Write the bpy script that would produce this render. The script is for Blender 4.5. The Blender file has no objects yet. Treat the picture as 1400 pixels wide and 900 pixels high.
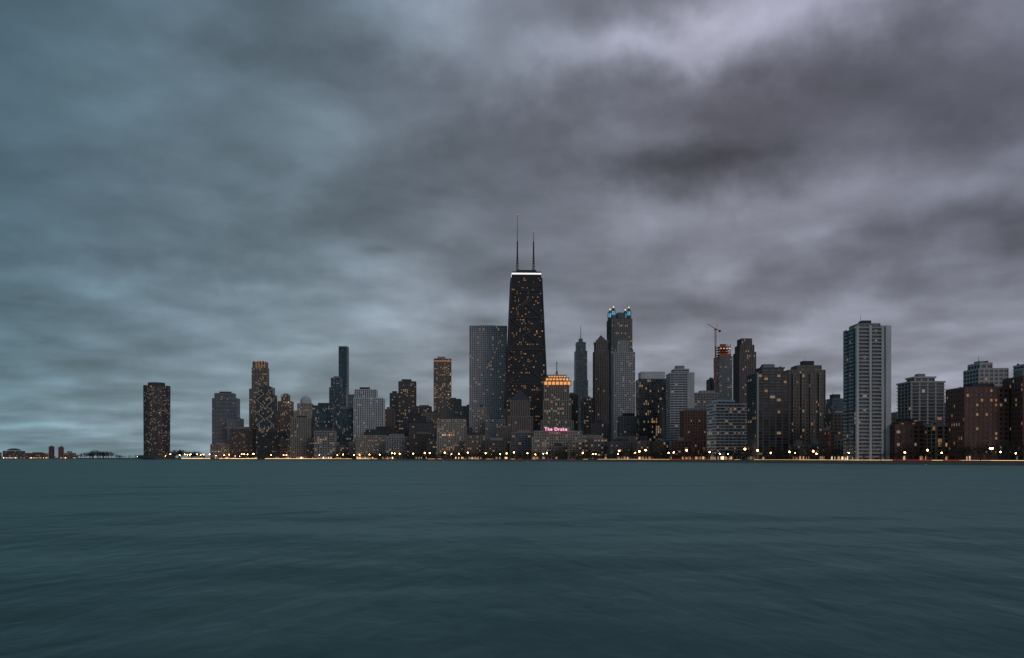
import bpy, math, random
from mathutils import Vector
random.seed(7)
sc=bpy.context.scene
CAMZ=4.5; F=1120.0; HY=626.0; CXP=700.0; BASE=2.0
# ---------------------------------------------------------------- materials
def newmat(n):
    m=bpy.data.materials.new(n); m.use_nodes=True
    nt=m.node_tree; nt.nodes.clear()
    out=nt.nodes.new('ShaderNodeOutputMaterial')
    return m,nt,out
def link(nt,a,b): nt.links.new(a,b)
def mth(nt,op,a,b=None,c=None,clamp=False):
    n=nt.nodes.new('ShaderNodeMath'); n.operation=op; n.use_clamp=clamp
    for i,v in enumerate((a,b,c)):
        if v is None: continue
        if isinstance(v,(int,float)): n.inputs[i].default_value=v
        else: nt.links.new(v,n.inputs[i])
    return n.outputs[0]
def mixc(nt,f,a,b,mode='MIX'):
    n=nt.nodes.new('ShaderNodeMix'); n.data_type='RGBA'; n.blend_type=mode
    def s(sock,v):
        if isinstance(v,(int,float)): sock.default_value=v
        elif isinstance(v,(tuple,list)): sock.default_value=(v[0],v[1],v[2],1)
        else: nt.links.new(v,sock)
    s(n.inputs[0],f); s(n.inputs[6],a); s(n.inputs[7],b)
    return n.outputs[2]
def wallmat(n,c,rough=.85,var=.3):
    m,nt,out=newmat(n)
    p=nt.nodes.new('ShaderNodeBsdfPrincipled'); p.inputs['Roughness'].default_value=rough
    tc=nt.nodes.new('ShaderNodeTexCoord')
    mp=nt.nodes.new('ShaderNodeMapping'); mp.inputs['Scale'].default_value=(.25,.25,.04)
    link(nt,tc.outputs['Object'],mp.inputs[0])
    no=nt.nodes.new('ShaderNodeTexNoise'); no.inputs['Scale'].default_value=1; no.inputs['Detail'].default_value=4
    link(nt,mp.outputs[0],no.inputs['Vector'])
    oi=nt.nodes.new('ShaderNodeObjectInfo')
    k=mth(nt,'MULTIPLY_ADD',no.outputs[0],var*2,1-var)
    k2=mth(nt,'MULTIPLY_ADD',oi.outputs['Random'],.5,.78)
    k=mth(nt,'MULTIPLY',k,k2)
    cc=nt.nodes.new('ShaderNodeCombineXYZ')
    for i in range(3): link(nt,mth(nt,'MULTIPLY',k,c[i]),cc.inputs[i])
    link(nt,cc.outputs[0],p.inputs['Base Color']); link(nt,p.outputs[0],out.inputs[0])
    return m
def emitmat(n,c,s,sample=False):
    m,nt,out=newmat(n); e=nt.nodes.new('ShaderNodeEmission'); e.inputs[0].default_value=(*c,1); e.inputs[1].default_value=s
    link(nt,e.outputs[0],out.inputs[0])
    if not sample: m.cycles.emission_sampling='NONE'
    return m
def glassmat(n,tint,lit,stren=1.0,warm=(1,.47,.18),pale=(1,.72,.44),rough=.18,cool=.09,lo=.28):
    m,nt,out=newmat(n)
    p=nt.nodes.new('ShaderNodeBsdfPrincipled'); p.inputs['Roughness'].default_value=rough
    uv=nt.nodes.new('ShaderNodeUVMap'); uv.uv_map='cells'
    s=nt.nodes.new('ShaderNodeSeparateXYZ'); link(nt,uv.outputs[0],s.inputs[0])
    oi=nt.nodes.new('ShaderNodeObjectInfo')
    sd=mth(nt,'MULTIPLY',oi.outputs['Random'],97.3)
    cu=mth(nt,'FLOOR',s.outputs[0]); cv=mth(nt,'FLOOR',s.outputs[1])
    c=nt.nodes.new('ShaderNodeCombineXYZ'); link(nt,cu,c.inputs[0]); link(nt,cv,c.inputs[1]); link(nt,sd,c.inputs[2])
    wn=nt.nodes.new('ShaderNodeTexWhiteNoise'); wn.noise_dimensions='3D'; link(nt,c.outputs[0],wn.inputs['Vector'])
    ws=nt.nodes.new('ShaderNodeSeparateXYZ'); link(nt,wn.outputs['Color'],ws.inputs[0])
    # runs of neighbouring rooms on one floor switch on together
    c2=nt.nodes.new('ShaderNodeCombineXYZ'); link(nt,mth(nt,'MULTIPLY',cu,.35),c2.inputs[0]); link(nt,mth(nt,'MULTIPLY',cv,1.7),c2.inputs[1]); link(nt,sd,c2.inputs[2])
    no=nt.nodes.new('ShaderNodeTexNoise'); no.inputs['Scale'].default_value=.35; no.inputs['Detail'].default_value=3
    link(nt,c2.outputs[0],no.inputs['Vector'])
    cl=mth(nt,'POWER',mth(nt,'MULTIPLY',no.outputs[0],2.0),4.5)
    ob=mth(nt,'MULTIPLY_ADD',oi.outputs['Random'],.9,.5)
    th=mth(nt,'MULTIPLY',mth(nt,'MULTIPLY',cl,lit),ob)
    on=mth(nt,'LESS_THAN',wn.outputs['Value'],th)
    fu=mth(nt,'FRACT',s.outputs[0])
    w=mth(nt,'LESS_THAN',mth(nt,'ABSOLUTE',mth(nt,'SUBTRACT',fu,.5)),mth(nt,'MULTIPLY_ADD',ws.outputs[1],.28,.15))
    on=mth(nt,'MULTIPLY',on,w)
    st=mth(nt,'MULTIPLY_ADD',mth(nt,'POWER',ws.outputs[0],3.0),1.8*stren,lo*stren*.7)
    st=mth(nt,'MULTIPLY',st,on)
    col=mixc(nt,ws.outputs[2],warm,pale)
    col=mixc(nt,mth(nt,'LESS_THAN',ws.outputs[1],cool),col,(.75,.9,1))
    k=mth(nt,'MULTIPLY_ADD',ws.outputs[2],1.7,.4)
    bc=nt.nodes.new('ShaderNodeCombineXYZ')
    for i in range(3): link(nt,mth(nt,'MULTIPLY',k,tint[i]),bc.inputs[i])
    link(nt,bc.outputs[0],p.inputs['Base Color'])
    link(nt,col,p.inputs['Emission Color']); link(nt,st,p.inputs['Emission Strength'])
    link(nt,p.outputs[0],out.inputs[0])
    m.cycles.emission_sampling='NONE'
    return m
W={
 'white':wallmat('painted_white_concrete',(.68,.69,.71)),
 'light':wallmat('pale_concrete',(.46,.465,.48)),
 'conc':wallmat('grey_concrete',(.28,.282,.295)),
 'mid':wallmat('weathered_granite',(.165,.162,.172)),
 'beige':wallmat('limestone',(.34,.30,.265)),
 'tan':wallmat('tan_brick',(.25,.205,.182)),
 'brown':wallmat('brown_stone',(.15,.12,.112)),
 'brick':wallmat('red_brick',(.22,.11,.095)),
 'dark':wallmat('dark_cladding',(.068,.070,.077)),
 'black':wallmat('black_steel',(.024,.024,.030),.5),
 'bronze':wallmat('weathered_black_bracing',(.056,.054,.060),.5),
 'blue':wallmat('blue_grey_metal',(.11,.15,.18),.45),
 'roof':wallmat('roof_gravel',(.09,.09,.09)),
 'orange':wallmat('orange_netting',(.40,.12,.06)),
}
G={
 'dark':glassmat('window_glass_dark',(.028,.030,.034),.045),
 'few':glassmat('window_glass_few_lit',(.04,.045,.05),.032),
 'mid':glassmat('window_glass_some_lit',(.038,.040,.046),.095),
 'many':glassmat('window_glass_many_lit',(.04,.037,.034),.17,.95),
 'blue':glassmat('window_glass_blue',(.04,.075,.095),.085,.8),
 'teal':glassmat('window_glass_teal',(.028,.068,.08),.02,.6),
 'hot':glassmat('window_glass_gold',(.08,.06,.04),.18,.8,warm=(1,.46,.17)),
 'shop':glassmat('window_glass_ground_floor',(.04,.035,.03),.50,1.9),
 'hancock':glassmat('window_glass_black',(.010,.011,.014),.19,1.15,cool=.005,warm=(1,.40,.11),pale=(1,.60,.26),lo=.35),
}
E={
 'orange':emitmat('orange_floodlight',(1,.42,.12),.95),
 'dimorange':emitmat('dim_orange_floodlight',(1,.46,.18),.28),
 'crown':emitmat('amber_crown_light',(1,.46,.14),.6),
 'gold':emitmat('gold_floodlight',(1,.66,.28),2.2),
 'white':emitmat('white_floodlight',(.97,.93,.98),1.1),
 'lamp':emitmat('sodium_lamp_glow',(1,.46,.14),38,True),
 'lampw':emitmat('warm_white_lamp_glow',(1,.72,.42),40,True),
 'pink':emitmat('pink_neon',(1,.36,.55),1.9),
 'blue':emitmat('blue_floodlight',(.14,.50,.68),.75),
 'lant':emitmat('lantern_tip_light',(1,.78,.45),1.4),
 'red':emitmat('red_tail_light_streak',(1,.10,.04),1.0),
 'head':emitmat('headlight_streak',(1,.62,.27),1.8),
 'line':emitmat('white_edge_lighting',(1,.82,.62),.25),
 'redb':emitmat('red_beacon',(1,.05,.03),4),
}
# ---------------------------------------------------------------- mesh builder
class MB:
    def __init__(s): s.v=[]; s.f=[]; s.m=[]; s.u=[]; s.mats=[]
    def mi(s,m):
        if m not in s.mats: s.mats.append(m)
        return s.mats.index(m)
    def face(s,pts,m,uv=None):
        i=len(s.v); s.v.extend([tuple(p) for p in pts]); s.f.append(tuple(range(i,i+len(pts)))); s.m.append(s.mi(m)); s.u.append(uv)
    def prism(s,P0,z0,P1,z1,m,cap=True,uv=None):
        n=len(P0)
        for i in range(n):
            j=(i+1)%n
            s.face([(*P0[i],z0),(*P0[j],z0),(*P1[j],z1),(*P1[i],z1)],m,uv[i] if uv else None)
        if cap:
            s.face([(*p,z1) for p in P1],m); s.face([(*p,z0) for p in reversed(P0)],m)
    def box(s,x0,x1,y0,y1,z0,z1,m):
        P=[(x0,y0),(x1,y0),(x1,y1),(x0,y1)]; s.prism(P,z0,P,z1,m)
    def cyl(s,cx,cy,z0,z1,r0,r1,n,m):
        A=[(cx+r0*math.cos(2*math.pi*i/n),cy+r0*math.sin(2*math.pi*i/n)) for i in range(n)]
        B=[(cx+r1*math.cos(2*math.pi*i/n),cy+r1*math.sin(2*math.pi*i/n)) for i in range(n)]
        s.prism(A,z0,B,z1,m)
    def beam(s,p,q,t,m,t2=None):
        p=Vector(p);q=Vector(q);d=(q-p).normalized(); t2=t2 or t
        a=d.cross(Vector((0,0,1)))
        if a.length<1e-3: a=Vector((1,0,0))
        a.normalize(); b=d.cross(a)
        c=[(-1,-1),(1,-1),(1,1),(-1,1)]
        A=[p+a*x*t/2+b*y*t/2 for x,y in c]; B=[q+a*x*t2/2+b*y*t2/2 for x,y in c]
        for i in range(4):
            j=(i+1)%4; s.face([A[i],A[j],B[j],B[i]],m)
        s.face(B,m); s.face(A[::-1],m)
    def sphere(s,c,r,m,n=8):
        rows=[]
        for k in range(n//2+1):
            ph=math.pi*k/(n//2); rows.append([(c[0]+r*math.sin(ph)*math.cos(2*math.pi*i/n),c[1]+r*math.sin(ph)*math.sin(2*math.pi*i/n),c[2]-r*math.cos(ph)) for i in range(n)])
        for k in range(n//2):
            for i in range(n):
                j=(i+1)%n; s.face([rows[k][i],rows[k][j],rows[k+1][j],rows[k+1][i]],m)
    def mesh(s,name):
        me=bpy.data.meshes.new(name); me.from_pydata(s.v,[],s.f)
        for m in s.mats: me.materials.append(m)
        me.polygons.foreach_set('material_index',s.m)
        uvl=me.uv_layers.new(name='cells'); dat=[]
        for f,u in zip(s.f,s.u):
            if u is None: dat+= [0.0]*(2*len(f))
            else:
                for q in u: dat+= [q[0],q[1]]
        uvl.data.foreach_set('uv',dat); me.update(); return me
    def obj(s,name,loc=(0,0,0),rot=0):
        o=bpy.data.objects.new(name,s.mesh(name)); o.location=loc; o.rotation_euler=(0,0,rot); sc.collection.objects.link(o); return o
def offs(P,d):
    n=len(P); out=[]
    for i in range(n):
        a=Vector(P[i-1]);b=Vector(P[i]);c=Vector(P[(i+1)%n])
        e1=(b-a).normalized(); e2=(c-b).normalized()
        n1=Vector((e1.y,-e1.x)); n2=Vector((e2.y,-e2.x)); k=n1+n2
        k=k/max(.3,(1+n1.dot(n2)))
        out.append((b.x+k.x*d,b.y+k.y*d))
    return out
def lerp(P,Q,t): return [(a[0]+(b[0]-a[0])*t,a[1]+(b[1]-a[1])*t) for a,b in zip(P,Q)]
# bay, floor, pier frac, spandrel frac, pier proud, spandrel proud
ST={'grid':(4.5,3.5,.28,.34,.4,.28),'vert':(3.6,3.6,.42,.2,.8,.12),'band':(5,3.3,.1,.48,.12,.5),
    'glass':(3,3.8,.08,.16,.14,.08),'mason':(3.4,3.4,.5,.45,.3,.18),'balc':(6.5,3.0,.22,.14,.25,1.25),'fine':(2.6,3.3,.3,.28,.3,.2),
    'marble':(3.6,3.6,.45,.36,.3,.2),'hk':(4.4,3.45,.26,.4,.35,.2)}
def tower(mb,P0,P1,z0,z1,wall,glass,style,ground=False):
    bay,fl,pf,sf,pp,sp=ST[style]
    n=len(P0); nf=max(1,round((z1-z0)/fl)); fh=(z1-z0)/nf; uv=[];nbs=[]
    for i in range(n):
        j=(i+1)%n; L=(Vector(P0[j])-Vector(P0[i])).length; nb=max(1,round(L/bay)); nbs.append(nb)
        o=random.randint(0,400); ov=random.randint(0,50)
        uv.append([(o,ov),(o+nb,ov),(o+nb,ov+nf),(o,ov+nf)])
    mb.prism(P0,z0,P1,z1,glass,cap=False,uv=uv)
    mb.face([(*p,z1-.05) for p in P1],W['roof'])
    for k in range(nf+1):
        za=z0+k*fh-(0 if k==0 else sf*fh*.5); zb=z0+k*fh+sf*fh*.5
        if k==nf: zb=z1+1.1
        ta=(za-z0)/(z1-z0); tb=(min(zb,z1)-z0)/(z1-z0)
        mb.prism(offs(lerp(P0,P1,ta),sp),za,offs(lerp(P0,P1,tb),sp),zb,wall)
    for i in range(n):
        j=(i+1)%n; a=Vector(P0[i]);b=Vector(P0[j]);a1=Vector(P1[i]);b1=Vector(P1[j])
        e=(b-a).normalized(); nn=Vector((e.y,-e.x)); hw=pf*bay/2
        for k in range(nbs[i]):
            t=k/nbs[i]; c0=a+(b-a)*t; c1=a1+(b1-a1)*t
            q=lambda c:[tuple(c-e*hw-nn*.3),tuple(c-e*hw+nn*pp),tuple(c+e*hw+nn*pp),tuple(c+e*hw-nn*.3)]
            A=q(c0);Bq=q(c1)
            mb.prism(A,z0,Bq,z1+.6,wall)
def rect(x0,x1,y0,y1): return [(x0,y0),(x1,y0),(x1,y1),(x0,y1)]
def zpx(y,D): return CAMZ+(HY-y)/F*D-BASE
def solve(pl,pr,D,dep,rot):
    w=(pr-pl)/F*D; cx=((pl+pr)/2-CXP)/F*D; cy=D+dep/2
    for _ in range(40):
        c,s=math.cos(rot),math.sin(rot); ps=[]
        for sx in (-1,1):
            for sy in (-1,1):
                lx,ly=sx*w/2,sy*dep/2; X=cx+lx*c-ly*s; Y=cy+lx*s+ly*c; ps.append(CXP+X/Y*F)
        a,b=min(ps),max(ps)
        w+= .7*((pr-pl)-(b-a))/F*D; cx+= .7*((pl+pr)/2-(a+b)/2)/F*D
        w=max(w,3)
    return w,cx,cy
def clutter(mb,x0,x1,y0,y1,z):
    w=x1-x0;d=y1-y0
    a=x0+w*random.uniform(.15,.35);b=x1-w*random.uniform(.15,.35); h=random.uniform(3,7)
    mb.box(a,b,y0+d*.3,y0+d*.75,z,z+h,W['dark'] if random.random()<.5 else W['conc'])
    for _ in range(4):
        x=random.uniform(x0+1,x1-2);y=random.uniform(y0+1,y1-2);s=random.uniform(.8,2)
        mb.box(x,x+s,y,y+s,z-.02,z+random.uniform(1,3),W['roof'])
    if random.random()<.5:
        x=random.uniform(a,b); mb.beam((x,y0+d*.5,z+h),(x,y0+d*.5,z+h+random.uniform(4,10)),.3,W['dark'],.1)
def B(name,pl,pr,yt,D,dep=28,rot=0.0,wall='conc',glass='mid',style='grid',pent=True,tiers=None,fn=None,ground=True,side=None):
    w,cx,cy=solve(pl,pr,D,dep,rot); mb=MB(); z=0
    tiers=tiers or [(0,1,0,1,yt)]
    for t in tiers:
        fx0,fx1,fy0,fy1,ty=t[:5]; z1=zpx(ty,D)
        z0=z if len(t)<6 or t[5] is None else t[5]
        x0=-w/2+w*fx0;x1=-w/2+w*fx1;y0=-dep/2+dep*fy0;y1=-dep/2+dep*fy1
        P=rect(x0,x1,y0,y1)
        if z0==0 and ground and z1>8:
            tower(mb,P,P,0,4.6,W[wall],G['shop'],'grid'); z0=4.6
        st=t[6] if len(t)>6 else style
        tower(mb,P,P,z0,z1,W[wall],G[glass],st); z=z1
    if pent: clutter(mb,x0,x1,y0,y1,z)
    if side:  # blank end wall
        mb.box(-w/2+w*side[0],-w/2+w*side[1],-dep/2-1.6,dep/2+.9,0,zpx(tiers[0][4],D)+1.4,W[side[2]])
    if fn: fn(mb,w,dep,D)
    return mb.obj(name,(cx,cy,BASE),rot)
# ---------------------------------------------------------------- coast
coast=[(420,-400),(400,-100),(385,150),(350,330),(300,480),(259,580),(204,760),(110,950),(-51,1150),(-324,1450),(-643,1800),(-1004,2250),(-1450,2480),(-2100,2700),(-3200,3100)]
def smooth(P,it=2):
    for _ in range(it):
        Q=[P[0]]
        for a,b in zip(P,P[1:]):
            Q.append((a[0]*.75+b[0]*.25,a[1]*.75+b[1]*.25));Q.append((a[0]*.25+b[0]*.75,a[1]*.25+b[1]*.75))
        Q.append(P[-1]);P=Q
    return P
coast=smooth(coast)
def off_line(P,d):
    out=[]
    for i in range(len(P)):
        a=Vector(P[max(0,i-1)]);b=Vector(P[min(len(P)-1,i+1)]);e=(b-a).normalized()
        nn=Vector((e.y,-e.x)); out.append((P[i][0]+nn.x*d,P[i][1]+nn.y*d))
    return out
def walk(P,step):
    out=[];acc=0
    for a,b in zip(P,P[1:]):
        A=Vector(a);Bv=Vector(b);L=(Bv-A).length
        pos=(step-acc)
        while pos<=L:
            q=A+(Bv-A)*pos/L; out.append((q.x,q.y,math.atan2(Bv.y-A.y,Bv.x-A.x))); pos+=step
        acc=L-(pos-step)
    return out
def ribbon(mb,o0,z0,o1,z1,m):
    A=off_line(coast,o0);Bq=off_line(coast,o1)
    for i in range(len(A)-1):
        mb.face([(*A[i],z0),(*Bq[i],z1),(*Bq[i+1],z1),(*A[i+1],z0)],m)
# ground
gm,nt,out=newmat('park_grass_and_city_ground')
p=nt.nodes.new('ShaderNodeBsdfPrincipled'); p.inputs['Roughness'].default_value=.95
no=nt.nodes.new('ShaderNodeTexNoise');no.inputs['Scale'].default_value=.05;no.inputs['Detail'].default_value=6
tc=nt.nodes.new('ShaderNodeTexCoord');link(nt,tc.outputs['Object'],no.inputs['Vector'])
link(nt,mixc(nt,no.outputs[0],(.03,.045,.02),(.08,.075,.05)),p.inputs['Base Color']);link(nt,p.outputs[0],out.inputs[0])
from mathutils.geometry import tessellate_polygon
inner=off_line(coast,2)
poly=[Vector((x,y,BASE)) for x,y in inner]+[Vector((-6000,9000,BASE)),Vector((-9000,30000,BASE)),Vector((30000,30000,BASE)),Vector((30000,-400,BASE))]
tris=tessellate_polygon([poly])
me=bpy.data.meshes.new('ground');me.from_pydata([tuple(v) for v in poly],[],[tuple(t) for t in tris]);me.materials.append(gm)
o=bpy.data.objects.new('ground',me);sc.collection.objects.link(o)
conc=wallmat('worn_concrete',(.24,.205,.165));asph=wallmat('asphalt',(.05,.05,.052));paint=wallmat('road_paint',(.75,.75,.72))
mb=MB()
for a,b,c,d in ((-7,-1,-7,.55),(-7,.55,-4,.6),(-4,.6,-4,1.2),(-4,1.2,-1,1.25),(-1,1.25,-1,2.15),(-1,2.15,3,2.15),(3,2.15,3,2.0)): ribbon(mb,a,b,c,d,conc)
mb.obj('seawall')
mb=MB(); ribbon(mb,5,2.01,14,2.01,conc); mb.obj('lakefront_path')
mb=MB(); ribbon(mb,24,2.012,52,2.012,asph)
for x in (23.6,37.8,52): ribbon(mb,x,2.0,x,2.13,conc);ribbon(mb,x,2.13,x+.4,2.13,conc);ribbon(mb,x+.4,2.13,x+.4,2.0,conc)
for x in (27.5,31,34.5,41.5,45,48.5): ribbon(mb,x,2.016,x+.15,2.016,paint)
mb.obj('lakeshore_road')
# water
wm,nt,out=newmat('lake_water')
tc=nt.nodes.new('ShaderNodeTexCoord')
def wn_(sx,sy,det,dist=0,rough=.5):
    mp=nt.nodes.new('ShaderNodeMapping');mp.inputs['Scale'].default_value=(sx,sy,1);mp.inputs['Rotation'].default_value=(0,0,random.uniform(-.25,.25))
    link(nt,tc.outputs['Object'],mp.inputs[0])
    n=nt.nodes.new('ShaderNodeTexNoise');n.inputs['Scale'].default_value=1;n.inputs['Detail'].default_value=det;n.inputs['Distortion'].default_value=dist;n.inputs['Roughness'].default_value=rough
    link(nt,mp.outputs[0],n.inputs['Vector']);return n.outputs[0]
a=wn_(1.0,.50,2,.4,.5);b=wn_(.22,.12,2,.4,.45);c=wn_(.014,.018,3,.3)
hgt=mth(nt,'ADD',mth(nt,'MULTIPLY',a,.085),mth(nt,'ADD',mth(nt,'MULTIPLY',b,.34),mth(nt,'MULTIPLY',c,4.0)))
bp=nt.nodes.new('ShaderNodeBump');bp.inputs['Strength'].default_value=1;bp.inputs['Distance'].default_value=1;link(nt,hgt,bp.inputs['Height'])
df=nt.nodes.new('ShaderNodeBsdfDiffuse')
pat=mth(nt,'ADD',mth(nt,'MULTIPLY_ADD',b,.7,mth(nt,'MULTIPLY',c,.9)),mth(nt,'MULTIPLY_ADD',a,.9,-.75),clamp=True)
link(nt,mixc(nt,pat,(.034,.088,.088),(.090,.172,.170)),df.inputs[0])
gl=nt.nodes.new('ShaderNodeBsdfGlossy');gl.inputs['Roughness'].default_value=.45;gl.inputs[0].default_value=(.64,.90,.88,1)
link(nt,bp.outputs[0],gl.inputs['Normal']);link(nt,bp.outputs[0],df.inputs['Normal'])
fr=nt.nodes.new('ShaderNodeFresnel');fr.inputs[0].default_value=1.33;link(nt,bp.outputs[0],fr.inputs['Normal'])
mx=nt.nodes.new('ShaderNodeMixShader');link(nt,mth(nt,'MINIMUM',mth(nt,'MULTIPLY',fr.outputs[0],.48),.34),mx.inputs[0])
link(nt,df.outputs[0],mx.inputs[1]);link(nt,gl.outputs[0],mx.inputs[2]);link(nt,mx.outputs[0],out.inputs[0])
mb=MB();mb.face([(-30000,-2000,0),(30000,-2000,0),(30000,40000,0),(-30000,40000,0)],wm);mb.obj('lake_water')
# ---------------------------------------------------------------- buildings
def dome(mb,w,d,D):
    z=zpx(616,D)
    for k in range(6):
        a0=math.pi/2*k/6;a1=math.pi/2*(k+1)/6; mb.cyl(0,0,z+7*math.sin(a0),z+7*math.sin(a1),w*.42*math.cos(a0),max(.1,w*.42*math.cos(a1)),16,W['dark'])
B('domed_pavilion',4,34,617,2650,40,0,'brown','mid','grid',False,fn=dome)
B('low_pier_building',34,66,620,2640,30,0,'brick','many','grid')
B('harbor_tower',67,74,611,2640,12,0,'brick','few','mason')
B('harbor_tower',80,87,612,2640,12,0,'brick','few','mason')
B('low_pier_building',87,104,620,2640,20,0,'tan','mid','grid')
B('low_pier_building',-60,2,619,2700,40,0,'tan','mid','grid')
D=2150;mb=MB();R=37*D/F/2
P=[((R*(.88+.12*math.cos(3*t)))*math.cos(t),(R*(.88+.12*math.cos(3*t)))*math.sin(t)) for t in [2*math.pi*i/36+.4 for i in range(36)]]
sP=[(x*.97,y*.97) for x,y in P]
tower(mb,sP,P,0,zpx(527,D),W['dark'],G['mid'],'fine')
mb.cyl(0,0,zpx(527,D),zpx(522,D),R*.6,R*.6,24,W['dark']);mb.cyl(0,0,0,9,R*1.3,R*1.3,24,W['dark'])
mb.obj('curved_residential_tower',((206-700)/F*D,D+R,BASE))
B('residential_tower',290,328,538,2000,34,.1,'conc','few','band',tiers=[(0,1,0,1,545),(.08,.85,.1,.9,538)])
B('apartment_building',311,333,573,1960,25,0,'conc','mid','mason')
B('brick_apartment_building',315,352,587,1900,30,0,'brown','mid','mason')
def crownlit(mb,w,d,D):
    z=zpx(494,D)
    for i in range(4):
        x=-w*.12+w*.5*i/3; mb.box(x-.8,x+.8,-d*.5-.2,-d*.5+1.2,zpx(503,D),z+1,E['crown'])
    mb.beam((w*.1,0,z),(w*.1,0,z+8),.6,W['dark'],.2)
B('setback_tower',341,368,494,2050,30,.08,'tan','mid','vert',tiers=[(0,1,0,1,532),(.15,1,0,.9,503),(.2,.95,0,.85,495)],fn=crownlit)
def zig(mb,w,d,D):
    z0=20;z1=zpx(530,D);n=5;y=-d/2-.7
    for s in (-1,1):
        for i in range(n):
            za=z0+(z1-z0)*i/n;zb=z0+(z1-z0)*(i+1)/n;zm=(za+zb)/2
            x0=s*w*.46;x1=s*w*.06
            mb.beam((x0,y,za),(x1,y,zm),.45,E['line']);mb.beam((x1,y,zm),(x0,y,zb),.45,E['line'])
B('patterned_hotel_tower',350,379,530,1850,26,.05,'blue','mid','glass',tiers=[(0,1,0,1,541),(.12,.88,0,1,530)],fn=zig)
B('art_deco_tower',377,404,541,1900,28,.05,'tan','mid','vert',tiers=[(0,1,0,1,562),(.12,.88,.05,.95,549),(.3,.7,.2,.8,540)])
def dome2(mb,w,d,D):
    z=zpx(552,D);r=w*.28
    mb.cyl(0,0,z,z+5,r,r,12,W['light'])
    for k in range(5):
        a0=math.pi/2*k/5;a1=math.pi/2*(k+1)/5; mb.cyl(0,0,z+5+r*math.sin(a0),z+5+r*math.sin(a1),r*math.cos(a0),max(.1,r*math.cos(a1)),12,W['light'])
    mb.beam((0,0,z+5+r),(0,0,z+10+r),.8,W['light'],.1)
B('domed_tower',402,434,552,1850,26,0,'beige','mid','mason',pent=False,tiers=[(0,1,0,1,562),(.15,.8,.1,.9,552)],fn=dome2)
B('limestone_apartment_building',398,427,572,1640,24,0,'beige','few','vert')
B('dark_office_building',352,398,593,1700,40,0,'dark','many','band')
B('glass_office_tower',427,459,555,1650,30,0,'dark','blue','glass')
B('glass_office_tower',457,488,560,1620,30,0,'dark','blue','glass')
B('slender_glass_tower',463,477,474,2600,32,0,'blue','teal','glass',pent=False)
B('glass_tower',450,476,517,2550,30,0,'blue','blue','glass',tiers=[(0,1,0,1,530),(.1,.7,0,1,517)])
B('office_tower',476,500,540,2200,30,0,'conc','mid','grid')
B('striped_hospital_tower',484,526,543,1600,34,.06,'white','few','vert',tiers=[(0,1,0,1,545),(.02,.75,.1,.9,533)])
B('brown_office_tower',545,569,522,1950,30,.1,'brown','mid','grid')
B('office_building',533,547,538,2050,24,0,'conc','mid','grid')
B('office_building',524,540,560,1700,24,0,'tan','mid','mason')
def cap14(mb,w,d,D):
    mb.box(-w*.5-.6,w*.5+.6,-d*.5-.6,d*.5+.6,zpx(494.5,D),zpx(493,D),E['dimorange'])
B('gold_lit_office_tower',593,617,491,1900,32,.12,'tan','hot','grid',fn=cap14)
B('apartment_tower',604,637,546,1650,28,0,'beige','mid','mason',tiers=[(0,1,0,1,556),(.2,.8,.1,.9,546)])
B('apartment_tower',634,648,556,1600,26,0,'tan','few','vert')
B('marble_clad_tower',642,693,444,1560,34,.05,'light','few','marble',tiers=[(0,1,0,1,455),(0,1,0,1,446,None,'vert')])
B('stone_apartment_building',650,668,560,1400,24,0,'beige','mid','mason',tiers=[(0,1,0,1,568),(.2,.8,.1,.9,558)])
B('stone_apartment_building',664,690,574,1380,24,0,'light','mid','mason')
# X braced skyscraper
D=1480;mb=MB();z1=zpx(371,D);dep0,dep1=50,31
wb=66/F*D*.93;wt=42/F*D*.93
P0=rect(-wb/2,wb/2,-dep0/2,dep0/2);P1=rect(-wt/2,wt/2,-dep1/2,dep1/2)
zc=z1-9
Pc=lerp(P0,P1,zc/z1)
tower(mb,P0,Pc,0,zc,W['black'],G['hancock'],'hk')
mb.prism(offs(Pc,.9),zc+1.3,offs(P1,.9),z1-3.9,W['black']);mb.prism(offs(P1,1.0),z1-3.9,offs(P1,1.0),z1-1.0,E['white']);mb.prism(offs(P1,.9),z1-1.0,offs(P1,.9),z1+1.5,W['black'])
lv=[0,.205,.40,.585,.755,.90]
def pt(face,s,t,pr=1.2):
    Pt=offs(lerp(P0,P1,t),pr);a=Vector(Pt[face]);b=Vector(Pt[(face+1)%4]);c=a+(b-a)*s;return (c.x,c.y,t*z1)
for fc in range(4):
    for a,b in zip(lv,lv[1:]):
        mb.beam(pt(fc,0,a),pt(fc,1,b),2.1,W['bronze']);mb.beam(pt(fc,1,a,1.25),pt(fc,0,b,1.25),2.1,W['bronze']);mb.beam(pt(fc,0,b),pt(fc,1,b),1.9,W['bronze'])
    mb.beam(pt(fc,0,0),pt(fc,0,.97),2.4,W['bronze'])
for t in (.09,.43,.60,.935):   # unlit mechanical floors
    Pt=lerp(P0,P1,t);mb.prism(offs(Pt,.42),t*z1-3.5,offs(lerp(P0,P1,t+.02),.42),t*z1+3.5,W['black'],cap=False)
mb.box(-wt*.34,wt*.36,-9,9,z1+1,z1+6,W['black']);mb.box(-wt*.40,-wt*.2,-6,6,z1+1,z1+4,W['dark'])
for px,yt in ((709,288),(731.5,311)):
    x=(px-721)/F*D; zt=zpx(yt,D)
    mb.cyl(x,0,z1+1,z1+14,2.2,2.0,8,W['light']);mb.cyl(x,0,z1+14,z1+22,1.8,1.6,8,W['conc'])
    for k in range(6):
        mb.cyl(x,0,z1+4+k*5,z1+5+k*5,3.0-.2*k,3.0-.2*k,8,W['dark'])
    mb.cyl(x,0,z1+22,z1+60,1.5,1.2,8,W['dark']);mb.cyl(x,0,z1+60,zt,.9,.45,6,W['light'])
    mb.sphere((x,0,zt),.5,E['redb'])
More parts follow.
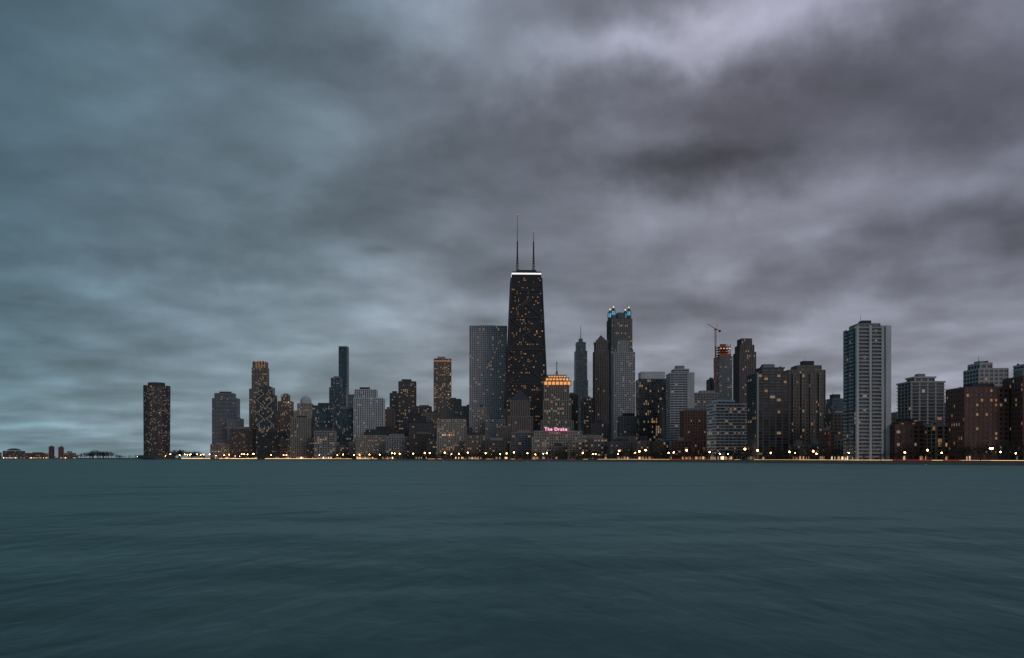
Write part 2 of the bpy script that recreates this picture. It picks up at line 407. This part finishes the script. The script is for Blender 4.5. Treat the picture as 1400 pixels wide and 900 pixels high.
mb.obj('x_braced_skyscraper',((719.5-700)/F*D,D+25,BASE),.03)
def pyr(h,m,ins,y):
    def f(mb,w,d,D):
        z=zpx(y,D)+1
        P=rect(-w/2*(1-ins),w/2*(1-ins),-d/2*(1-ins),d/2*(1-ins));Q=[(x*.06,y_*.06) for x,y_ in P]
        mb.prism(P,z,Q,z+h/F*D,W[m]);mb.beam((0,0,z+h/F*D-1),(0,0,z+h/F*D+5),.6,W[m],.1)
        for sx in (-1,1):
            for sy in (-1,1): mb.cyl(P[0][0]*sx,P[0][1]*sy,z-2,z+5,1.2,.2,6,W['conc'])
    return f
B('gothic_apartment_tower',693,728,548,1300,26,.08,'tan','few','vert',pent=False,tiers=[(0,1,0,1,570),(.12,.88,.1,.9,548)],fn=pyr(15,'dark',.15,548))
B('stone_apartment_building',681,700,585,1290,24,0,'tan','mid','mason')
def palm(mb,w,d,D):
    z=zpx(512,D)
    for k,(y0,y1,s) in enumerate(((526,521,.42),(519.5,516.3,.36),(515.5,512.5,.28))):
        a=w*s;yf=-d*.5+1+k*3.0
        mb.box(-a,a,yf-1.6,d*.3,zpx(y0,D),zpx(y1,D)-.8,E['orange'])
        for i in range(8):
            x=-a+2*a*i/7; mb.box(x-.75,x+.75,yf-2.3,d*.3+.4,zpx(y0,D)-.4,zpx(y1,D)+.6,W['beige'])
        mb.box(-a-.5,a+.5,yf-2.0,d*.3+.3,zpx(y1,D)-1.3,zpx(y1,D),W['beige'])
    mb.cyl(0,0,z,z+7,2.2,1.6,10,W['beige']);mb.cyl(0,0,z+7,zpx(496,D),.8,.6,8,W['beige']);mb.sphere((0,0,zpx(495,D)),1.6,W['light']);mb.beam((0,0,zpx(495,D)),(0,0,zpx(490,D)),.5,W['light'],.2)
B('art_deco_tower',739,784,527,1330,34,.0,'beige','mid','vert',pent=False,tiers=[(0,1,0,1,576),(.08,.92,.05,.95,548),(.1,.86,.08,.95,526),(.2,.76,.2,.9,513)],fn=palm)
B('grand_hotel',727,802,591,1190,40,0,'beige','mid','mason',tiers=[(0,1,0,1,598),(.04,.92,.1,.9,590)])
D=1188;cu=bpy.data.curves.new('sign_text','FONT');cu.body='The Drake';cu.size=6.6;cu.extrude=.2;cu.offset=.06;cu.align_x='CENTER';cu.space_character=1.15
to=bpy.data.objects.new('tmp',cu);sc.collection.objects.link(to);dg=bpy.context.evaluated_depsgraph_get();sm=bpy.data.meshes.new_from_object(to.evaluated_get(dg));bpy.data.objects.remove(to)
sm.materials.clear();sm.materials.append(E['pink'])
mb=MB()
for i in range(7):
    x=-14+28*i/6;mb.beam((x,.7,-6),(x,.7,5),.3,W['dark']);mb.beam((x,.7,3),(x,5,-6),.25,W['dark'])
for z in (-.6,5.4): mb.beam((-15,.6,z),(15,.6,z),.3,W['dark'])
so=mb.obj('neon_hotel_sign',((760-700)/F*D,D,BASE+zpx(589,D)))
lt=bpy.data.objects.new('letters',sm);lt.rotation_euler=(math.pi/2,0,0);lt.parent=so;sc.collection.objects.link(lt)
def spire(mb,w,d,D):
    mb.cyl(0,0,zpx(468,D),zpx(462,D),w*.22,w*.15,8,W['blue']);mb.cyl(0,0,zpx(462,D),zpx(443,D),1.3,.4,8,W['light'])
B('spired_glass_tower',784,804,468,2000,30,.1,'blue','teal','glass',pent=False,tiers=[(0,1,0,1,520),(.06,.94,.05,.95,480),(.15,.85,.15,.85,468)],fn=spire)
B('brown_stone_tower',811,832,468,1500,28,.06,'tan','few','vert',pent=False,fn=pyr(10,'brown',.1,468),tiers=[(0,1,0,1,480),(.08,.92,.08,.92,468)])
def lantern(mb,w,d,D):
    z=zpx(436,D)
    for sx in (-1,1):
        for sy in (-1,1):
            x=sx*w*.36;y=sy*d*.36
            mb.cyl(x,y,z,z+7,4.6,4.6,8,W['mid']);mb.cyl(x,y,z+7,z+15,4.0,3.8,8,E['blue'])
            for k in range(8):
                a=k*math.pi/4+.39;mb.beam((x+4.2*math.cos(a),y+4.2*math.sin(a),z+6.5),(x+4.2*math.cos(a),y+4.2*math.sin(a),z+15.5),.8,W['mid'])
            mb.cyl(x,y,z+15,z+21.5,4.7,1.2,8,W['blue']);mb.cyl(x,y,z+21.5,z+24.5,1.2,.6,8,E['lant'])
    mb.box(-w*.18,w*.18,-d*.5+.5,d*.3,z,z+12,W['mid'])
B('lantern_topped_skyscraper',829,865,436,1560,36,.14,'mid','mid','vert',pent=False,tiers=[(0,1,0,1,478),(.03,.97,.03,.97,436)],fn=lantern)
B('stepped_apartment_tower',836,868,482,1380,26,.05,'light','mid','mason',tiers=[(0,1,0,1,482),(.2,.75,.1,.9,467)])
B('apartment_tower',845,874,570,1240,26,0,'conc','mid','grid')
B('dark_glass_tower',869,913,516,1220,34,0,'dark','mid','glass',tiers=[(0,1,0,1,519)],fn=lambda mb,w,d,D:mb.box(-w*.42,w*.42,-d*.4,d*.4,zpx(518,D),zpx(508,D),W['light']))
B('concrete_apartment_tower',911,949,508,1120,30,.0,'light','few','band',tiers=[(0,1,0,1,511),(.2,.8,.1,.9,505)],side=(.70,.995,'light'))
B('brick_apartment_building',930,969,562,1000,26,0,'brick','few','mason')
B('grey_apartment_building',944,985,538,1200,26,0,'conc','mid','grid')
B('concrete_tower',966,978,519,1500,26,0,'conc','few','grid')
def constr(mb,w,d,D):
    za=zpx(488,D);zb=zpx(474,D)
    for k in range(5):
        z=za+(zb-za)*k/4; mb.box(-w*.42,w*.42,-d*.42,d*.42,z,z+.7,W['orange'])
    for i in range(5):
        for j in (0,1):
            x=-w*.4+w*.8*i/4;y=(-.4,.4)[j]*d;mb.beam((x,y,za),(x,y,zb+5),.9,W['orange'])
    mb.box(-w*.2,w*.2,-4,4,za,zb+6,W['brown']);mb.box(-w*.44,w*.44,-d*.44,-d*.44+.4,za+1,za+6,W['orange'])
    for i in range(4): mb.sphere((-w*.35+w*.7*i/3,-d*.46,zb-3),.7,E['gold'])
B('tower_under_construction',976,1001,488,1450,30,.08,'mid','blue','band',pent=False,fn=constr)
mb=MB();D=1440;K=W['orange'];zt=zpx(452,D);zb=zpx(520,D)
for sx in (-1,1):
    for sy in (-1,1): mb.beam((sx,sy,zb),(sx,sy,zt),.45,K)
n=22
for k in range(n):
    a=zb+(zt-zb)*k/n;b=zb+(zt-zb)*(k+1)/n;s=1 if k%2 else -1
    mb.beam((-s,-1,a),(s,-1,b),.3,K);mb.beam((-1,s,a),(-1,-s,b),.3,K);mb.beam((1,s,a),(1,-s,b),.3,K)
tip=(-15,0,zt+11);bk=(8,0,zt-1)
mb.box(-2,2,-2,2,zt,zt+2.5,K);mb.beam((0,-.8,zt+2),(tip[0],-.2,tip[2]),.4,K);mb.beam((0,.8,zt+2),(tip[0],.2,tip[2]),.4,K);mb.beam((0,0,zt+3.5),tip,.4,K)
for k in range(8):
    t=k/8;t2=(k+1)/8;mb.beam((tip[0]*t,-.8*(1-t),zt+2+9*t),(tip[0]*t2,.8*(1-t2),zt+2+9*t2),.3,K)
mb.beam((0,0,zt+2),bk,1,K);mb.box(5.5,9,-1.5,1.5,zt-3.5,zt,W['dark']);mb.beam((2,0,zt+2),(3,0,zt+10),.4,K);mb.beam((3,0,zt+10),tip,.15,K);mb.beam((3,0,zt+10),bk,.2,K)
mb.beam(tip,(tip[0],0,zt-12),.15,W['dark']);mb.box(-2.6,-1,-1.6,.2,zt+.3,zt+2.4,W['light'])
# mast carries on down to its footing beside the tower
for sx in (-1,1):
    for sy in (-1,1): mb.beam((sx,sy,0),(sx,sy,zb),.45,K)
mb.obj('tower_crane',((977.5-700)/F*D,D-4,BASE))
B('stone_office_tower',1003,1033,472,1300,30,.06,'brown','few','vert',pent=False,tiers=[(0,1,0,1,482),(.08,.92,.08,.92,472),(.18,.82,.18,.82,463)])
B('curved_band_apartment_building',967,1025,550,880,26,.12,'white','hot','band',tiers=[(0,1,0,1,553),(.1,.6,.2,.8,548)])
B('dark_apartment_tower',1022,1078,510,820,26,.06,'mid','mid','balc',side=(.0,.05,'light'),tiers=[(0,1,0,1,512),(.25,.9,.2,.9,503)])
def bays(mb,w,d,D):
    for i in range(4):
        x=-w/2+w*(.14+.24*i);P=[(x-2.4,-d/2+.2),(x-1.4,-d/2-1.9),(x+1.4,-d/2-1.9),(x+2.4,-d/2+.2)]
        tower(mb,P,P,6,zpx(512,D),W['beige'],G['mid'],'fine')
B('bay_windowed_apartment_tower',1066,1128,506,860,28,.02,'tan','mid','mason',tiers=[(0,1,0,1,507),(.3,.95,.2,.9,500)],fn=bays)
B('glass_office_block',1127,1158,546,1000,26,0,'blue','blue','glass')
B('stone_apartment_building',1127,1160,566,800,24,0,'brown','mid','mason')
def balc(mb,w,d,D):
    H=zpx(449,D);nf=round(H/2.95)
    for k in range(1,nf+1):
        z=H*k/nf
        for (x0,x1) in ((-w*.47,-w*.16),(-w*.06,w*.22)):
            mb.box(x0,x1,-d/2-1.9,-d/2+.1,z-.25,z-.02,W['white']);mb.box(x0,x1,-d/2-1.95,-d/2-1.8,z-.02,z+.95,W['light'])
        for (y0,y1) in ((-d*.4,-d*.08),(d*.08,d*.4)):
            mb.box(-w/2-1.7,-w/2+.1,y0,y1,z-.25,z-.02,W['white']);mb.box(-w/2-1.75,-w/2-1.6,y0,y1,z-.02,z+.95,W['light'])
    for x in (-w*.49,-w*.11,w*.245): mb.box(x-.9,x+.9,-d/2-2.1,-d/2+.2,0,H+2,W['white'])
    mb.box(w*.36,w*.5+.5,-d/2-.9,d/2+.6,0,H+2.2,W['white'])
B('balcony_apartment_tower',1154,1217,449,650,24,.0,'conc','mid','grid',tiers=[(0,1,0,1,450),(.12,.75,.15,.85,443)],fn=balc)
B('concrete_frame_apartment_tower',1228,1290,520,700,24,0,'light','mid','balc',tiers=[(0,1,0,1,523),(.2,.8,.2,.8,516)])
B('brick_apartment_block',1207,1300,580,640,22,0,'brick','many','grid',tiers=[(0,.62,0,1,582),(.1,.5,.1,.9,578)])
B('apartment_block',1262,1300,583,625,20,0,'beige','many','balc')
B('red_brick_apartment_building',1294,1378,531,600,26,0,'brick','many','mason')
B('steel_frame_tower',1318,1378,503,720,24,0,'light','dark','grid',tiers=[(0,1,0,1,505),(.1,.5,.1,.9,497),])
B('red_brick_apartment_building',1372,1440,516,585,24,0,'brick','many','mason')
B('pale_apartment_tower',1386,1450,498,760,24,0,'light','few','band')
B('brick_apartment_building',1440,1560,540,560,26,0,'brick','mid','mason')
B('concrete_apartment_tower',1570,1680,500,520,26,0,'conc','mid','balc')
row=[(487,531,596,1480,'beige','mason'),(528,562,598,1440,'light','grid'),(560,598,594,1420,'brown','mason'),(598,637,574,1330,'beige','mason'),(636,664,596,1280,'tan','mason'),(664,694,603,1250,'brown','grid'),
 (788,824,596,1200,'beige','mason'),(806,832,580,1240,'brown','vert'),(843,872,598,1130,'tan','mason'),(545,582,570,1600,'dark','grid'),(578,606,565,1650,'tan','mason'),(500,545,588,1560,'dark','glass'),
 (560,600,580,1550,'mid','grid'),(616,645,585,1400,'mid','grid'),(700,730,592,1240,'conc','grid'),(795,812,545,1500,'mid','grid'),(948,968,568,1060,'conc','grid'),(1022,1040,560,960,'beige','mason'),
 (1120,1140,590,760,'brick','mason'),(1216,1232,570,760,'beige','mason'),(1284,1300,560,720,'conc','grid'),(384,402,600,1700,'tan','mason'),(288,318,608,1900,'tan','mason'),
 (566,590,556,1900,'mid','grid'),(690,702,560,1420,'mid','grid'),(776,790,540,1600,'mid','grid'),(905,915,560,1180,'tan','mason'),(430,460,590,1560,'conc','grid')]
for r in row:
    nm={'brick':'brick_apartment_building','beige':'limestone_apartment_building','tan':'tan_brick_building','brown':'brown_stone_building'}.get(r[4],'office_building')
    B(nm,r[0],r[1],r[2],r[3],22,random.uniform(-.04,.08),r[4],random.choice(['mid','many','mid','many']),r[5])
x=420
while x<1300:
    wd=random.uniform(16,34)
    shore=[(420,1520),(650,1200),(830,1000),(1000,810),(1200,640),(1400,540)]
    for (a,da),(b,db) in zip(shore,shore[1:]):
        if a<=x<=b: D=da+(db-da)*(x-a)/(b-a)+95
    k=random.choice(['beige','tan','brown','conc','brick','mid'])
    B({'brick':'brick_townhouse','beige':'limestone_townhouse'}.get(k,'low_rise_building'),x,x+wd,random.uniform(600,613),D,16,random.uniform(-.05,.1),k,random.choice(['mid','many']),random.choice(['mason','grid','vert']))
    x+=wd+random.uniform(-2,6)
# ---------------------------------------------------------------- trees
leafA=wallmat('leaves_dark',(.03,.036,.02));leafB=wallmat('leaves_mid',(.055,.06,.03));leafC=wallmat('leaves_russet',(.075,.05,.028));bark=wallmat('bark',(.06,.048,.04))
def tree(mb,x,y,h,nl=90):
    r=h*random.uniform(.28,.4);th=h*.35
    mb.beam((x,y,BASE),(x+random.uniform(-.4,.4),y,BASE+th),h*.045,bark,h*.025)
    cl=[]
    for _ in range(random.randint(6,9)):
        a=random.uniform(0,6.28);q=random.uniform(.2,1)*r
        c=(x+q*math.cos(a),y+q*math.sin(a),BASE+h*random.uniform(.42,.88));cl.append(c);mb.beam((x,y,BASE+th*random.uniform(.6,1)),c,h*.016,bark,h*.006)
    mat=random.choice([leafA,leafA,leafB,leafC])
    for k in range(nl):
        c=random.choice(cl);g=h*.11
        p=Vector((random.gauss(c[0],g),random.gauss(c[1],g),random.gauss(c[2],g*.8)))
        u=Vector((random.gauss(0,1),random.gauss(0,1),random.gauss(0,1))).normalized();v=u.cross(Vector((random.random(),random.random(),random.random()))).normalized()
        s=h*random.uniform(.028,.06);mb.face([p-u*s,p+v*s*.7,p+u*s,p-v*s*.7],mat if random.random()<.8 else leafB)
mb=MB()
for o_,st in ((18,18),(58,9),(66,10),(74,12)):
    for (x,y,a) in walk(off_line(coast,o_),st):
        if y<250 or y>1600: continue
        if o_==18 and random.random()<.55: continue
        if random.random()<.12: continue
        tree(mb,x+random.uniform(-4,4),y+random.uniform(-4,4),random.uniform(5,8) if o_==18 else random.uniform(8,14.5),80)
mb.obj('row_of_trees')
mb=MB()
def seg(px0,px1,D,hmin,hmax,n):
    for _ in range(n):
        px=random.uniform(px0,px1);DD=D+random.uniform(0,50);e=1-abs((px-(px0+px1)/2)/((px1-px0)/2))**2*.6
        tree(mb,(px-700)/F*DD,DD,random.uniform(hmin,hmax)*e,90)
seg(104,166,2560,20,28,60);seg(222,280,2330,20,30,60);seg(-40,110,2660,8,12,40);seg(160,225,2400,8,14,30);seg(275,440,1850,8,14,90)
mb.obj('distant_trees')
# ---------------------------------------------------------------- street lamps
for key,nm in (('lamp','street_lamp'),('lampw','park_lamp')):
    mb=MB();mb.cyl(0,0,0,.6,.22,.18,8,W['dark']);mb.cyl(0,0,.6,9,.13,.08,8,W['dark'])
    if nm=='street_lamp':
        mb.beam((0,0,8.9),(0,-1.8,9.4),.12,W['dark'],.08);mb.box(-.3,.3,-2.7,-1.5,9.62,9.8,W['dark']);mb.sphere((0,-2.1,8.9),.75,E['lamp'],6);lm=mb.mesh(nm)
    else:
        mb.sphere((0,0,9.6),.62,E['lampw'],6);mb.cyl(0,0,8.8,9.1,.3,.35,8,W['dark']);mb.cyl(0,0,10.1,10.5,.4,.05,8,W['dark']);lw=mb.mesh(nm)
def lampobj(nm,me,x,y,rz,s):
    o=bpy.data.objects.new(nm,me);o.location=(x,y,BASE);o.rotation_euler=(0,0,rz);o.scale=(s,s,s);sc.collection.objects.link(o)
for o_,st,pr in ((23,44,.85),(54,32,.85)):
    for (x,y,a) in walk(off_line(coast,o_),st):
        if y<200 or y>2300 or random.random()>pr: continue
        x+=random.uniform(-6,6); k=.85 if y<800 else 1.05
        if random.random()<.3: lampobj('park_lamp',lw,x,y,a,random.uniform(.55,.85)*k)
        else: lampobj('street_lamp',lm,x,y,a+(math.pi if o_<30 else 0),random.uniform(.75,1.25)*k)
mb=MB();mb.cyl(0,0,0,8.5,.2,.12,8,W['dark']);mb.beam((-1,0,8.4),(1,0,8.4),.15,W['dark'])
for x in (-.8,0,.8): mb.box(x-.3,x+.3,-.2,.3,8.5,9.1,W['dark']);mb.sphere((x,-.3,8.8),.5,E['lampw'],6)
mb.obj('floodlight_pole',((1355-700)/F*545,545,BASE))
# long-exposure car light streaks on the road
mb=MB()
for o_,m,t in ((29,'head',.20),(33,'head',.12),(42,'red',.18),(46,'red',.14)):
    L=off_line(coast,o_);on=0
    pts=walk(L,9)
    for (p,q) in zip(pts,pts[1:]):
        far=p[1]>1500
        if on<=0:
            on=(random.randint(-8,26) if far else random.randint(-16,13)) if on==0 else on+1
            if on<0: continue
        else: on-=1
        if p[1]<250 or p[1]>2100: continue
        if 1080<p[1]<1330 and random.random()<.7: continue
        k=1+max(0,(p[1]-1250)/130)
        mb.beam((p[0],p[1],2.75),(q[0],q[1],2.75),min(t*k,1.3),E[m])
mb.obj('car_light_trails')
# ---------------------------------------------------------------- sky
w=bpy.data.worlds.new('World');sc.world=w;w.use_nodes=True;nt=w.node_tree;nt.nodes.clear()
w.cycles.sampling_method='NONE'
out=nt.nodes.new('ShaderNodeOutputWorld')
tc=nt.nodes.new('ShaderNodeTexCoord');sp=nt.nodes.new('ShaderNodeSeparateXYZ');link(nt,tc.outputs['Generated'],sp.inputs[0])
X,Y,Z=sp.outputs;M=lambda *a,**k:mth(nt,*a,**k)
Zc=M('MAXIMUM',Z,0.0);az=M('ARCTAN2',X,Y);el=M('ARCSINE',M('MINIMUM',Zc,1.0))
den=M('ADD',Zc,.13);cb=nt.nodes.new('ShaderNodeCombineXYZ');link(nt,M('DIVIDE',X,den),cb.inputs[0]);link(nt,M('DIVIDE',Y,den),cb.inputs[1])
def noise(vec,s,d,r=.5,dist=0):
    n=nt.nodes.new('ShaderNodeTexNoise');n.inputs['Scale'].default_value=s;n.inputs['Detail'].default_value=d;n.inputs['Roughness'].default_value=r;n.inputs['Distortion'].default_value=dist
    link(nt,vec,n.inputs['Vector']);return n
n1=noise(cb.outputs[0],1.5,4,.5,.2).outputs[0];n2=noise(cb.outputs[0],3.0,5,.5,.12).outputs[0]
# puffy lumps that keep their height, in direction space
st_=nt.nodes.new('ShaderNodeMapping');st_.inputs['Scale'].default_value=(1,1,2.3);link(nt,tc.outputs['Generated'],st_.inputs[0])
n4=noise(st_.outputs[0],5.6,6,.54,.15).outputs[0]
wp=noise(tc.outputs['Generated'],5.0,5,.55);ws=nt.nodes.new('ShaderNodeSeparateXYZ');link(nt,wp.outputs['Color'],ws.inputs[0])
azw=M('MULTIPLY_ADD',M('SUBTRACT',ws.outputs[0],.5),.40,az);elw=M('MULTIPLY_ADD',M('SUBTRACT',ws.outputs[1],.5),.22,el)
def ang(px,py):
    a=math.atan((px-700)/F);return a,math.atan((HY-py)/F*math.cos(a))
def blob(px,py,rx,ry,amp,rot=0,A=azw,El=elw):
    a,e=ang(px,py);c,s=math.cos(rot),math.sin(rot)
    da=M('SUBTRACT',A,a);de=M('SUBTRACT',El,e)
    u=M('MULTIPLY_ADD',da,c*1200/rx,M('MULTIPLY',de,s*1200/rx));v=M('MULTIPLY_ADD',da,-s*1200/ry,M('MULTIPLY',de,c*1200/ry))
    r2=M('MULTIPLY_ADD',u,u,M('MULTIPLY',v,v));return M('MULTIPLY',M('POWER',2.718,M('MULTIPLY',r2,-1.0)),amp)
Fd=M('ADD',M('MULTIPLY',M('SUBTRACT',n1,.5),.9),M('ADD',M('MULTIPLY',M('SUBTRACT',n2,.5),.85),M('MULTIPLY',M('SUBTRACT',n4,.5),1.05)))
for b in [(600,40,200,85,.62),(960,40,260,50,.78,.25),(1180,5,200,50,.5),(950,300,170,38,.42),(330,190,200,60,.20),(180,385,240,26,.28),(560,440,420,40,.28),(1120,450,240,34,.30),(1330,270,140,35,.25),(700,530,600,50,.10),(1290,500,200,40,.12),(150,580,260,22,.22),
          (1180,150,320,65,-.55,.08),(760,225,180,45,-.20,-.1),(560,265,190,36,-.22),(80,110,260,90,-.12),(430,110,170,30,-.28,-.2),(1230,355,300,26,-.28),(380,330,300,22,-.22),(150,490,260,18,-.15),(665,440,26,7,-.4,0,az,el),(518,341,26,7,-.42,0,az,el),(60,582,50,5,.25,0,az,el)]:
    Fd=M('ADD',Fd,blob(*b))
# one stretched billowy cloud with a paler top edge and a dark belly
n3=noise(tc.outputs['Generated'],11,6,.55).outputs[0]
azc=M('MULTIPLY_ADD',M('SUBTRACT',ws.outputs[0],.5),.22,az);elc=M('MULTIPLY_ADD',M('SUBTRACT',n4,.5),.10,el)
a0,e0=ang(915,212);u=M('MULTIPLY',M('SUBTRACT',azc,a0),1200/150);v=M('MULTIPLY',M('SUBTRACT',elc,e0),1200/42)
r=M('SQRT',M('MULTIPLY_ADD',u,u,M('MULTIPLY',v,v)))
msk=M('MULTIPLY',M('ADD',M('SUBTRACT',1.0,r),M('MULTIPLY',M('SUBTRACT',n3,.5),2.6)),2.0,clamp=True)
cum=M('MULTIPLY',msk,M('ADD',M('MULTIPLY',M('MINIMUM',M('MAXIMUM',v,-.3),.8),.48),M('MULTIPLY_ADD',n3,.7,-.62)))
Fd=M('ADD',Fd,cum)
ta=M('MULTIPLY_ADD',az,1/1.1,.5,clamp=True)
rp=nt.nodes.new('ShaderNodeValToRGB');rp.color_ramp.elements[0].color=(.074,.128,.166,1);rp.color_ramp.elements[1].color=(.140,.145,.190,1)
e=rp.color_ramp.elements.new(.5);e.color=(.138,.154,.192,1);e=rp.color_ramp.elements.new(.28);e.color=(.106,.146,.182,1);e=rp.color_ramp.elements.new(.72);e.color=(.148,.147,.186,1)
link(nt,ta,rp.inputs[0])
hz=M('POWER',2.718,M('MULTIPLY',el,-1/.15))
rh=nt.nodes.new('ShaderNodeValToRGB');rh.color_ramp.elements[0].color=(.145,.230,.270,1);rh.color_ramp.elements[1].color=(.28,.29,.345,1);e=rh.color_ramp.elements.new(.4);e.color=(.29,.34,.385,1);link(nt,ta,rh.inputs[0])
col=mixc(nt,hz,rp.outputs[0],rh.outputs[0])
ex=M('POWER',2.718,Fd);vm=nt.nodes.new('ShaderNodeVectorMath');vm.operation='SCALE';link(nt,col,vm.inputs[0]);link(nt,ex,vm.inputs['Scale'])
bg=nt.nodes.new('ShaderNodeBackground');link(nt,vm.outputs[0],bg.inputs[0]);bg.inputs[1].default_value=1.0
sk=nt.nodes.new('ShaderNodeTexSky');sk.sky_type='NISHITA';sk.sun_disc=False;sk.sun_elevation=math.radians(4);sk.sun_rotation=math.radians(148)
b2=nt.nodes.new('ShaderNodeBackground');link(nt,sk.outputs[0],b2.inputs[0]);b2.inputs[1].default_value=.003
ad=nt.nodes.new('ShaderNodeAddShader');link(nt,bg.outputs[0],ad.inputs[0]);link(nt,b2.outputs[0],ad.inputs[1]);link(nt,ad.outputs[0],out.inputs[0])
sl=bpy.data.lights.new('dusk_sun','SUN');sl.energy=.30;sl.angle=math.radians(25);sl.color=(1,.95,.93)
so=bpy.data.objects.new('dusk_sun',sl);sc.collection.objects.link(so)
d=Vector((-.50,.80,-.32));so.rotation_euler=d.to_track_quat('-Z','Y').to_euler()
cd=bpy.data.cameras.new('camera');cd.lens=28.8;cd.sensor_width=36;cd.shift_y=(HY-450)/1400;cd.clip_end=60000;cd.clip_start=.5
co=bpy.data.objects.new('camera',cd);co.location=(0,0,CAMZ);co.rotation_euler=(math.pi/2,0,0);sc.collection.objects.link(co);sc.camera=co
sc.view_settings.view_transform='Standard';sc.view_settings.look='None';sc.view_settings.exposure=0
print('objects',len(bpy.data.objects),'polys',sum(len(m.polygons) for m in bpy.data.meshes))
